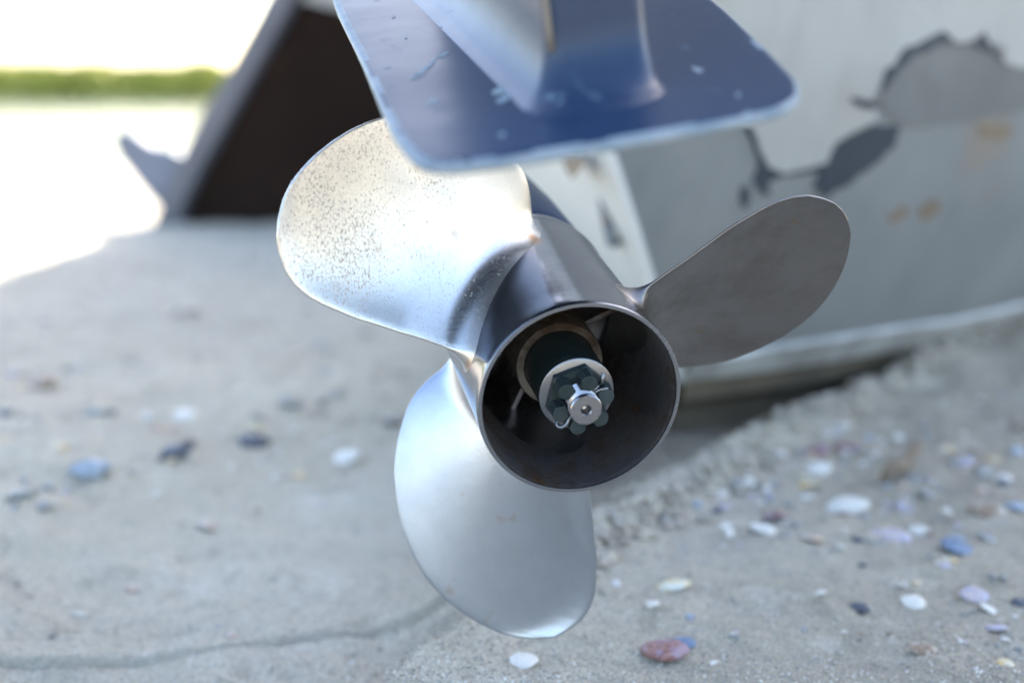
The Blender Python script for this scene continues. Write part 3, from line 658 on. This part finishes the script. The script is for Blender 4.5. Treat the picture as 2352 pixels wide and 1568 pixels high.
# ---------------------------------------------------------------- shells and stones
def shellmat(name, c1, c2, c3=None, ro=.45):
    t = NT(name); t.tc = t.tc
    q = t.n.new('ShaderNodeVectorMath'); q.operation = 'LENGTH'; t.l(t.tc, q.inputs[0])
    w = t.n.new('ShaderNodeTexWave'); w.wave_type = 'RINGS'; w.inputs['Scale'].default_value = 2.2; w.inputs['Distortion'].default_value = 2.5; w.inputs['Detail'].default_value = 3; t.l(t.tc, w.inputs['Vector'])
    col = t.mix(t.rng(w.outputs[1], .3, .8), c1, c2)
    if c3: col = t.mix(t.rng(t.noise(1.6, 3, .6), .45, .6), col, c3)
    t.set(Base_Color=col, Roughness=ro, Normal=t.bump(t.noise(9, 4, .6), .3, .05)); return t.m
SM = dict(white=shellmat('shell_white', (.72, .67, .58), (.80, .76, .69)), cream=shellmat('shell_cream', (.72, .62, .42), (.78, .74, .64), (.75, .50, .20)),
          red=shellmat('shell_red', (.24, .10, .08), (.36, .19, .16), (.34, .24, .30)), blue=shellmat('shell_blue', (.13, .19, .30), (.24, .30, .40)),
          paleblue=shellmat('shell_paleblue', (.32, .38, .46), (.46, .50, .56)), pink=shellmat('shell_pink', (.52, .40, .38), (.62, .56, .55), (.46, .44, .55)),
          orange=shellmat('shell_orange', (.48, .28, .16), (.58, .44, .34), (.62, .57, .52)), brown=shellmat('shell_brown', (.17, .11, .07), (.34, .24, .16), (.5, .42, .34)),
          dark=shellmat('shell_dark', (.06, .065, .085), (.13, .14, .17)), grey=shellmat('shell_grey', (.27, .265, .25), (.40, .385, .355)), yellow=shellmat('shell_yellow', (.72, .50, .16), (.78, .70, .48), (.8, .76, .66)))
def shell_me(seed, ribs=11, flat=.42):
    r = random.Random(seed); nA, nR = 26, 7; top = []; 
    skew = r.uniform(-.12, .12); asp = r.uniform(.75, 1.0)
    V = []; F = []
    for i in range(nR):
        f_ = (i+.15)/(nR-1+.15)
        for j in range(nA):
            a_ = -math.pi*.5+2*math.pi*j/nA
            # fan: hinge at -y
            rr = f_*(1+.035*math.cos(ribs*2*a_)*f_); x = rr*math.cos(a_); y = rr*math.sin(a_)*asp
            pinch = 1-.45*max(0, -y)**1.5; x = x*pinch+skew*y
            h_ = flat*(1-f_*f_)**.75*(1+.06*math.cos(ribs*2*a_)); y0 = -.42*(1-f_)
            V.append((x, y+y0, h_+.02))
    for i in range(nR-1):
        for j in range(nA): F.append((i*nA+j, i*nA+(j+1) % nA, (i+1)*nA+(j+1) % nA, (i+1)*nA+j))
    F.append(tuple(range(nA))[::-1]); n0 = len(V)
    for i in range(nR):        # underside
        for j in range(nA): x, y, z = V[i*nA+j]; V.append((x*.96, y*.96, z-.06 if i < nR-1 else z-.03))
    for i in range(nR-1):
        for j in range(nA): F.append((n0+i*nA+j, n0+(i+1)*nA+j, n0+(i+1)*nA+(j+1) % nA, n0+i*nA+(j+1) % nA))
    F.append(tuple(n0+j for j in range(nA)))
    for j in range(nA): i = nR-1; F.append((i*nA+j, i*nA+(j+1) % nA, n0+i*nA+(j+1) % nA, n0+i*nA+j))
    me = bpy.data.meshes.new('shell'); me.from_pydata(V, [], F); me.update(); me.polygons.foreach_set('use_smooth', [True]*len(F)); return me
def chip_me(seed, n=2):
    r = random.Random(seed); bm = bmesh.new(); bmesh.ops.create_icosphere(bm, subdivisions=n, radius=1)
    o3 = Vector((seed*3.1, 1.7, .3)); sx, sz = r.uniform(.6, .9), r.uniform(.3, .6)
    for v in bm.verts: v.co = Vector((v.co.x, v.co.y*sx, v.co.z*sz))*(1+.8*noise.noise(v.co*1.3+o3)+.25*noise.noise(v.co*3+o3))
    me = bpy.data.meshes.new('pebble'); bm.to_mesh(me); bm.free(); me.polygons.foreach_set('use_smooth', [True]*len(me.polygons)); return me
SHM = [shell_me(i) for i in range(4)]; CHM = [chip_me(i) for i in range(5)]
import re
LM = []
def near_label(px, py, base):
    def dirn(q):
        dx, dy = px-q[0], (py-q[1])*1.6
        a_ = math.degrees(math.atan2(-dy, dx)) % 360
        return ['right of', 'behind and right of', 'behind', 'behind and left of', 'left of', 'in front and left of', 'in front of', 'in front and right of'][int((a_+22.5)//45) % 8]
    for q in sorted(LM, key=lambda q: math.hypot(px-q[0], (py-q[1])*1.6)):
        for adj in ('', 'slightly farther '):
            lb = f'{base} {adj}{dirn(q)} the {q[2]}'
            if lb not in USED and len(lb.split()) <= 16: USED.add(lb); return lb
        if len(LM) > 5 and q is LM[-1]: break
    return base
USED = set()
def put(px, py, wpx, kind, colour, name, label, cat, tilt=None, group=None, squash=None, rz=None):
    g = at(px, py); z = gz(g.x, g.y); g = at(px, py, z); z = gz(g.x, g.y)
    size = wpx*(1.0 if group else 1.05)/FPX*(g-CP).length/2
    me = random.choice(SHM if kind == 'shell' else CHM).copy()
    o = obj(name, me, SM[colour], label=label, cat=cat, group=group)
    o.location = (g.x, g.y, z+size*(.04 if kind == 'shell' else .10)); o.scale = (size, size, size*(squash or random.uniform(.6, 1.15)))
    tl = tilt if tilt is not None else random.uniform(.05, .5)
    o.rotation_euler = (tl, random.uniform(-.25, .25), rz if rz is not None else random.uniform(0, 6.28))
    return o
k8 = lambda x, y: ((1460+x/1.943)*.91875, (900+y/1.943)*.91875); s8 = .91875/1.943
k7 = lambda x, y: ((x/1.638)*.91875, (750+y/1.638)*.91875); s7 = .91875/1.638
R8 = [
 (430, 1105, 165, 'shell', 'yellow', 'yellow and white clam shell lying open side down right of the lower blade'),
 (395, 1435, 235, 'shell', 'red', 'dark red and purple shell near the bottom edge, touching a blue shell'),
 (490, 1385, 120, 'shell', 'blue', 'small blue shell leaning on the dark red shell near the bottom'),
 (1600, 1200, 125, 'shell', 'white', 'clean white shell alone on flat sand at lower right'),
 (1645, 1405, 150, 'shell', 'brown', 'curled brown and white shell at the lower right'),
 (1335, 1218, 110, 'chip', 'dark', 'flat dark stone left of the clean white shell'),
 (1900, 1150, 130, 'shell', 'pink', 'pale pink shell half buried near the right edge'),
 (2005, 1305, 110, 'shell', 'pink', 'small pinkish white shell below the half buried pink shell'),
 (1965, 1215, 90, 'shell', 'white', 'small white shell right beneath the half buried pink shell'),
 (2110, 1190, 80, 'chip', 'dark', 'dark stone cut by the right edge of the picture'),
 (870, 830, 150, 'shell', 'white', 'white shell with a dull red shell leaning behind it'),
 (925, 775, 140, 'shell', 'red', 'dull red shell leaning behind a white shell'),
 (1105, 875, 120, 'shell', 'orange', 'orange and white shell next to the white and red pair'),
 (1270, 720, 200, 'shell', 'white', 'long white shell in the middle of the shell bank'),
 (1090, 610, 125, 'shell', 'cream', 'cream yellow shell at the top of the shell bank'),
 (1500, 860, 185, 'shell', 'pink', 'lilac pink shell left of the blue shells'),
 (1810, 915, 180, 'shell', 'blue', 'biggest bright blue shell at the right of the shell bank'),
 (1810, 865, 90, 'chip', 'paleblue', 'pale blue stone on top of the bright blue shell'),
 (1960, 735, 160, 'shell', 'brown', 'brown and cream shell near the right edge'),
 (2100, 725, 110, 'shell', 'paleblue', 'pale bluish shell right of the brown and cream shell'),
 (2040, 612, 95, 'chip', 'dark', 'dark stone high on the bank near the right edge'),
 (1670, 650, 115, 'shell', 'grey', 'greenish grey shell below the orange stick'),
 (1290, 405, 120, 'chip', 'red', 'brick red shard at the top of the shell bank'),
 (1125, 455, 150, 'shell', 'red', 'faded red shell at the top left of the shell bank'),
 (935, 450, 120, 'shell', 'white', 'off white shell left of the faded red shell'),
 (1550, 720, 105, 'chip', 'pink', 'beige pink stone between the long white shell and the brown shell'),
 (1145, 530, 110, 'chip', 'white', 'chalky lump just above the cream yellow shell'),
 (745, 555, 90, 'chip', 'grey', 'grey stone behind the sand ridge, leftmost on the bank'),
 (1600, 585, 95, 'chip', 'grey', 'grey green stone beneath the tip of the orange stick'),
 (1945, 560, 100, 'chip', 'grey', 'pale grey stone left of the high dark stone'),
 (1840, 500, 120, 'chip', 'pink', 'dusty mauve stone above the pale grey stone'),
 (2110, 450, 110, 'chip', 'paleblue', 'bluish stone at the right edge beneath the hull'),
 (1630, 830, 120, 'shell', 'white', 'off white shell between the lilac and the blue shells'),
 (1960, 870, 110, 'shell', 'grey', 'grey shell right of the bright blue shell'),
 (545, 705, 85, 'chip', 'paleblue', 'small blue stone on the sand below the ridge'),
 (385, 775, 90, 'chip', 'grey', 'pale grey stone close to the end of the ridge'),
 (2050, 1470, 90, 'shell', 'cream', 'pale cream shell in the bottom right corner'),
 (330, 1195, 80, 'chip', 'white', 'white chip under the yellow and white clam shell'),
 (150, 1090, 60, 'chip', 'white', 'white chip left of the yellow and white clam shell'),
]
R7 = [
 (720, 660, 170, 'chip', 'dark', 'dark blue grey stone, the darkest on the left sand'),
 (1045, 620, 150, 'chip', 'dark', 'slate grey stone right of the darkest one'),
 (370, 735, 165, 'chip', 'paleblue', 'light blue stone on the left sand'),
 (1410, 680, 160, 'shell', 'white', 'white shell just left of the lower blade'),
 (765, 480, 120, 'shell', 'white', 'bright white shell above the darkest stone'),
 (90, 805, 150, 'chip', 'grey', 'flat grey stone at the far left of the sand'),
 (200, 770, 100, 'chip', 'grey', 'grey stone touching the flat grey stone at left'),
 (170, 350, 160, 'chip', 'brown', 'brown stone high on the left sand'),
 (755, 65, 130, 'chip', 'brown', 'blurred brown stone under the left blade'),
 (20, 462, 110, 'chip', 'dark', 'dark blue stone at the left edge'),
 (107, 612, 70, 'chip', 'yellow', 'small yellow pebble near the left edge'),
 (1152, 770, 80, 'chip', 'orange', 'rusty red pebble left of the lower blade'),
 (850, 1000, 110, 'shell', 'orange', 'orange brown shell in the middle of the left sand'),
 (545, 1180, 70, 'shell', 'orange', 'small orange and white shell above the sand crack'),
 (320, 1280, 60, 'chip', 'white', 'small white chip just above the sand crack'),
 (670, 545, 120, 'chip', 'orange', 'beige pebble left of the bright white shell'),
 (1600, 545, 120, 'shell', 'pink', 'pinkish shell touching the outline of the lower blade'),
 (1042, 530, 80, 'chip', 'yellow', 'yellow pebble behind the slate grey stone'),
 (395, 470, 120, 'chip', 'grey', 'grey pebble in the middle distance at left'),
 (1200, 425, 110, 'chip', 'grey', 'bluish grey pebble in the middle distance'),
 (1260, 470, 80, 'chip', 'orange', 'tan pebble beside the bluish grey pebble'),
 (950, 1400, 60, 'chip', 'orange', 'tiny pink pebble under the sand crack'),
]
def short(lb): return re.split(r' (?:lying|near|alone|left|right|at|with|half|leaning|next|in|on|of|below|cut|touching|high|between|just|behind|beneath|under|above|close|to|beside|the|lower) ', lb+' ')[0].split(',')[0]
sn = {}
for L__, kf in ((R8, k8), (R7, k7)):
    for x, y, w, kd, c, lb in L__: sn.setdefault(short(lb), []).append(kf(x, y))
LM = [(v[0][0], v[0][1], k) for k, v in sn.items() if len(v) == 1 and len(k.split()) >= 3]
LM += [(1830, 1070, 'orange driftwood stick'), (1250, 1480, 'lower blade tip')]
for x, y, w, kd, c, lb in R8: put(*k8(x, y), w*s8, kd, c, 'seashell' if kd == 'shell' else 'pebble', lb, 'shell' if kd == 'shell' else 'pebble')
for x, y, w, kd, c, lb in R7: put(*k7(x, y), w*s7*.85, kd, c, 'seashell' if kd == 'shell' else 'pebble', lb, 'shell' if kd == 'shell' else 'pebble')
put(1200, 1522, 75, 'shell', 'white', 'seashell', 'white shell on the sand straight below the tip of the lower blade', 'shell')
# orange stick
p0, p1 = at(*k8(1460, 505), .02), at(*k8(1630, 395), .03)
p0.z = gz(p0.x, p0.y)+.008; p1.z = gz(p1.x, p1.y)+.02
o = obj('stick', tube([p0.lerp(p1, k/8)+Vector((0, 0, .004*math.sin(k))) for k in range(9)],   .0065, 8, [.6, .9, 1, 1.1, 1, .95, .9, .8, .5]), M['rust'], label='orange brown driftwood stick lying on top of the shell bank', cat='stick'); smooth(o)
# unnamed small ones on the bank and the open sand
cols = ['white', 'grey', 'pink', 'brown', 'paleblue', 'cream', 'orange', 'dark']
for i in range(300):
    px = random.uniform(1500, 2345); py = random.gauss(1110, 120)
    lim = 1240-(px-1400)*.52
    if py < lim+10 or py > 1420: continue
    c = random.choices(cols, [6, 5, 3, 4, 1.2, 3, 3, 1.2])[0]; k = random.random() < .45
    nm = {'white': 'whitish', 'paleblue': 'bluish'}.get(c, c)
    put(px, py, 10+26*random.random()**1.4, 'shell' if k else 'chip', c, 'seashell' if k else 'pebble', near_label(px, py, f'small {nm} '+('shell piece' if k else 'stone')), 'shell' if k else 'pebble', group='shell bank fragments')
for i in range(85):
    px = random.uniform(0, 1000) if i % 3 else random.uniform(1450, 2340); py = random.uniform(700, 1540) if i % 3 else random.uniform(1380, 1550)
    c = random.choices(cols, [5, 6, 2, 4, 2, 1, 2, 1.4])[0]; nm = {'white': 'whitish', 'paleblue': 'bluish'}.get(c, c)
    put(px, py, random.uniform(10, 24), 'chip', c, 'pebble', near_label(px, py, f'tiny {nm} pebble'), 'pebble', group='tiny pebbles in the open sand')
for i in range(75):
    px = random.uniform(0, 900); py = random.gauss(980, 110)
    if py < 700 or py > 1300: continue
    c = random.choices(cols, [5, 6, 2, 4, 2, 1.5, 2, 1])[0]; nm = {'white': 'whitish', 'paleblue': 'bluish'}.get(c, c); k = random.random() < .4
    put(px, py, 14+24*random.random()**1.5, 'shell' if k else 'chip', c, 'seashell' if k else 'pebble', near_label(px, py, f'blurred {nm} '+('shell' if k else 'pebble')), 'shell' if k else 'pebble', group='shells and pebbles on the left sand')
# coarse grit and crumbs of sand, joined
def grit(name, n, region, smin, smax, mats, label, zoff=.2):
    Vs = []; Fs = []; mi = []; base = np.array([(1, 0, 0), (-1, 0, 0), (0, 1, 0), (0, -1, 0), (0, 0, 1), (0, 0, -1)], float)
    tri = [(0, 2, 4), (2, 1, 4), (1, 3, 4), (3, 0, 4), (2, 0, 5), (1, 2, 5), (3, 1, 5), (0, 3, 5)]
    pts = region(n); z = height(pts[:, 0], pts[:, 1])
    for i in range(len(pts)):
        s = rng.uniform(smin, smax); a_ = rng.normal(size=(3, 3)); q_, _ = np.linalg.qr(a_)
        v = (base*rng.uniform(.6, 1.2, (6, 1)))@q_*s*np.array([1, 1, .6])+np.array([pts[i, 0], pts[i, 1], z[i]+s*zoff]); b_ = len(Vs); Vs.extend(v.tolist()); Fs.extend([(b_+a0, b_+b1, b_+c1) for a0, b1, c1 in tri]); mi += [int(rng.integers(len(mats)))]*8
    me = bpy.data.meshes.new(name); me.from_pydata(Vs, [], Fs); me.update(); o = obj(name, me, mats, kind='stuff', label=label)
    me.polygons.foreach_set('material_index', mi); return o
def reg_open(n):
    px = rng.uniform(-40, 2400, n); py = 1568+40-rng.random(n)**1.5*650; d = []
    for x, y in zip(px, py): g = at(x, y); d.append((g.x, g.y))
    return np.array(d)
grit('coarse_grit', 18000, reg_open, .0006, .0015, [SM['grey'], SM['white'], SM['brown'], M['clod'], M['clod'], M['sand'], M['sand']], 'coarse grit and shell crumbs on the sand')
def reg_ridge(n):
    d = []
    while len(d) < n:
        i = int(rng.integers(len(RIDGE)-1)); t_ = rng.random(); x = RIDGE[i][0]+(RIDGE[i+1][0]-RIDGE[i][0])*t_; y = RIDGE[i][1]+(RIDGE[i+1][1]-RIDGE[i][1])*t_
        d.append((x+rng.normal()*.018, y+rng.normal()*.018))
    return np.array(d)
grit('sand_crumbs', 900, reg_ridge, .003, .010, [M['clod'], M['clod'], M['sand']], 'crumbled sand clods along the ridge under the hull', .3)
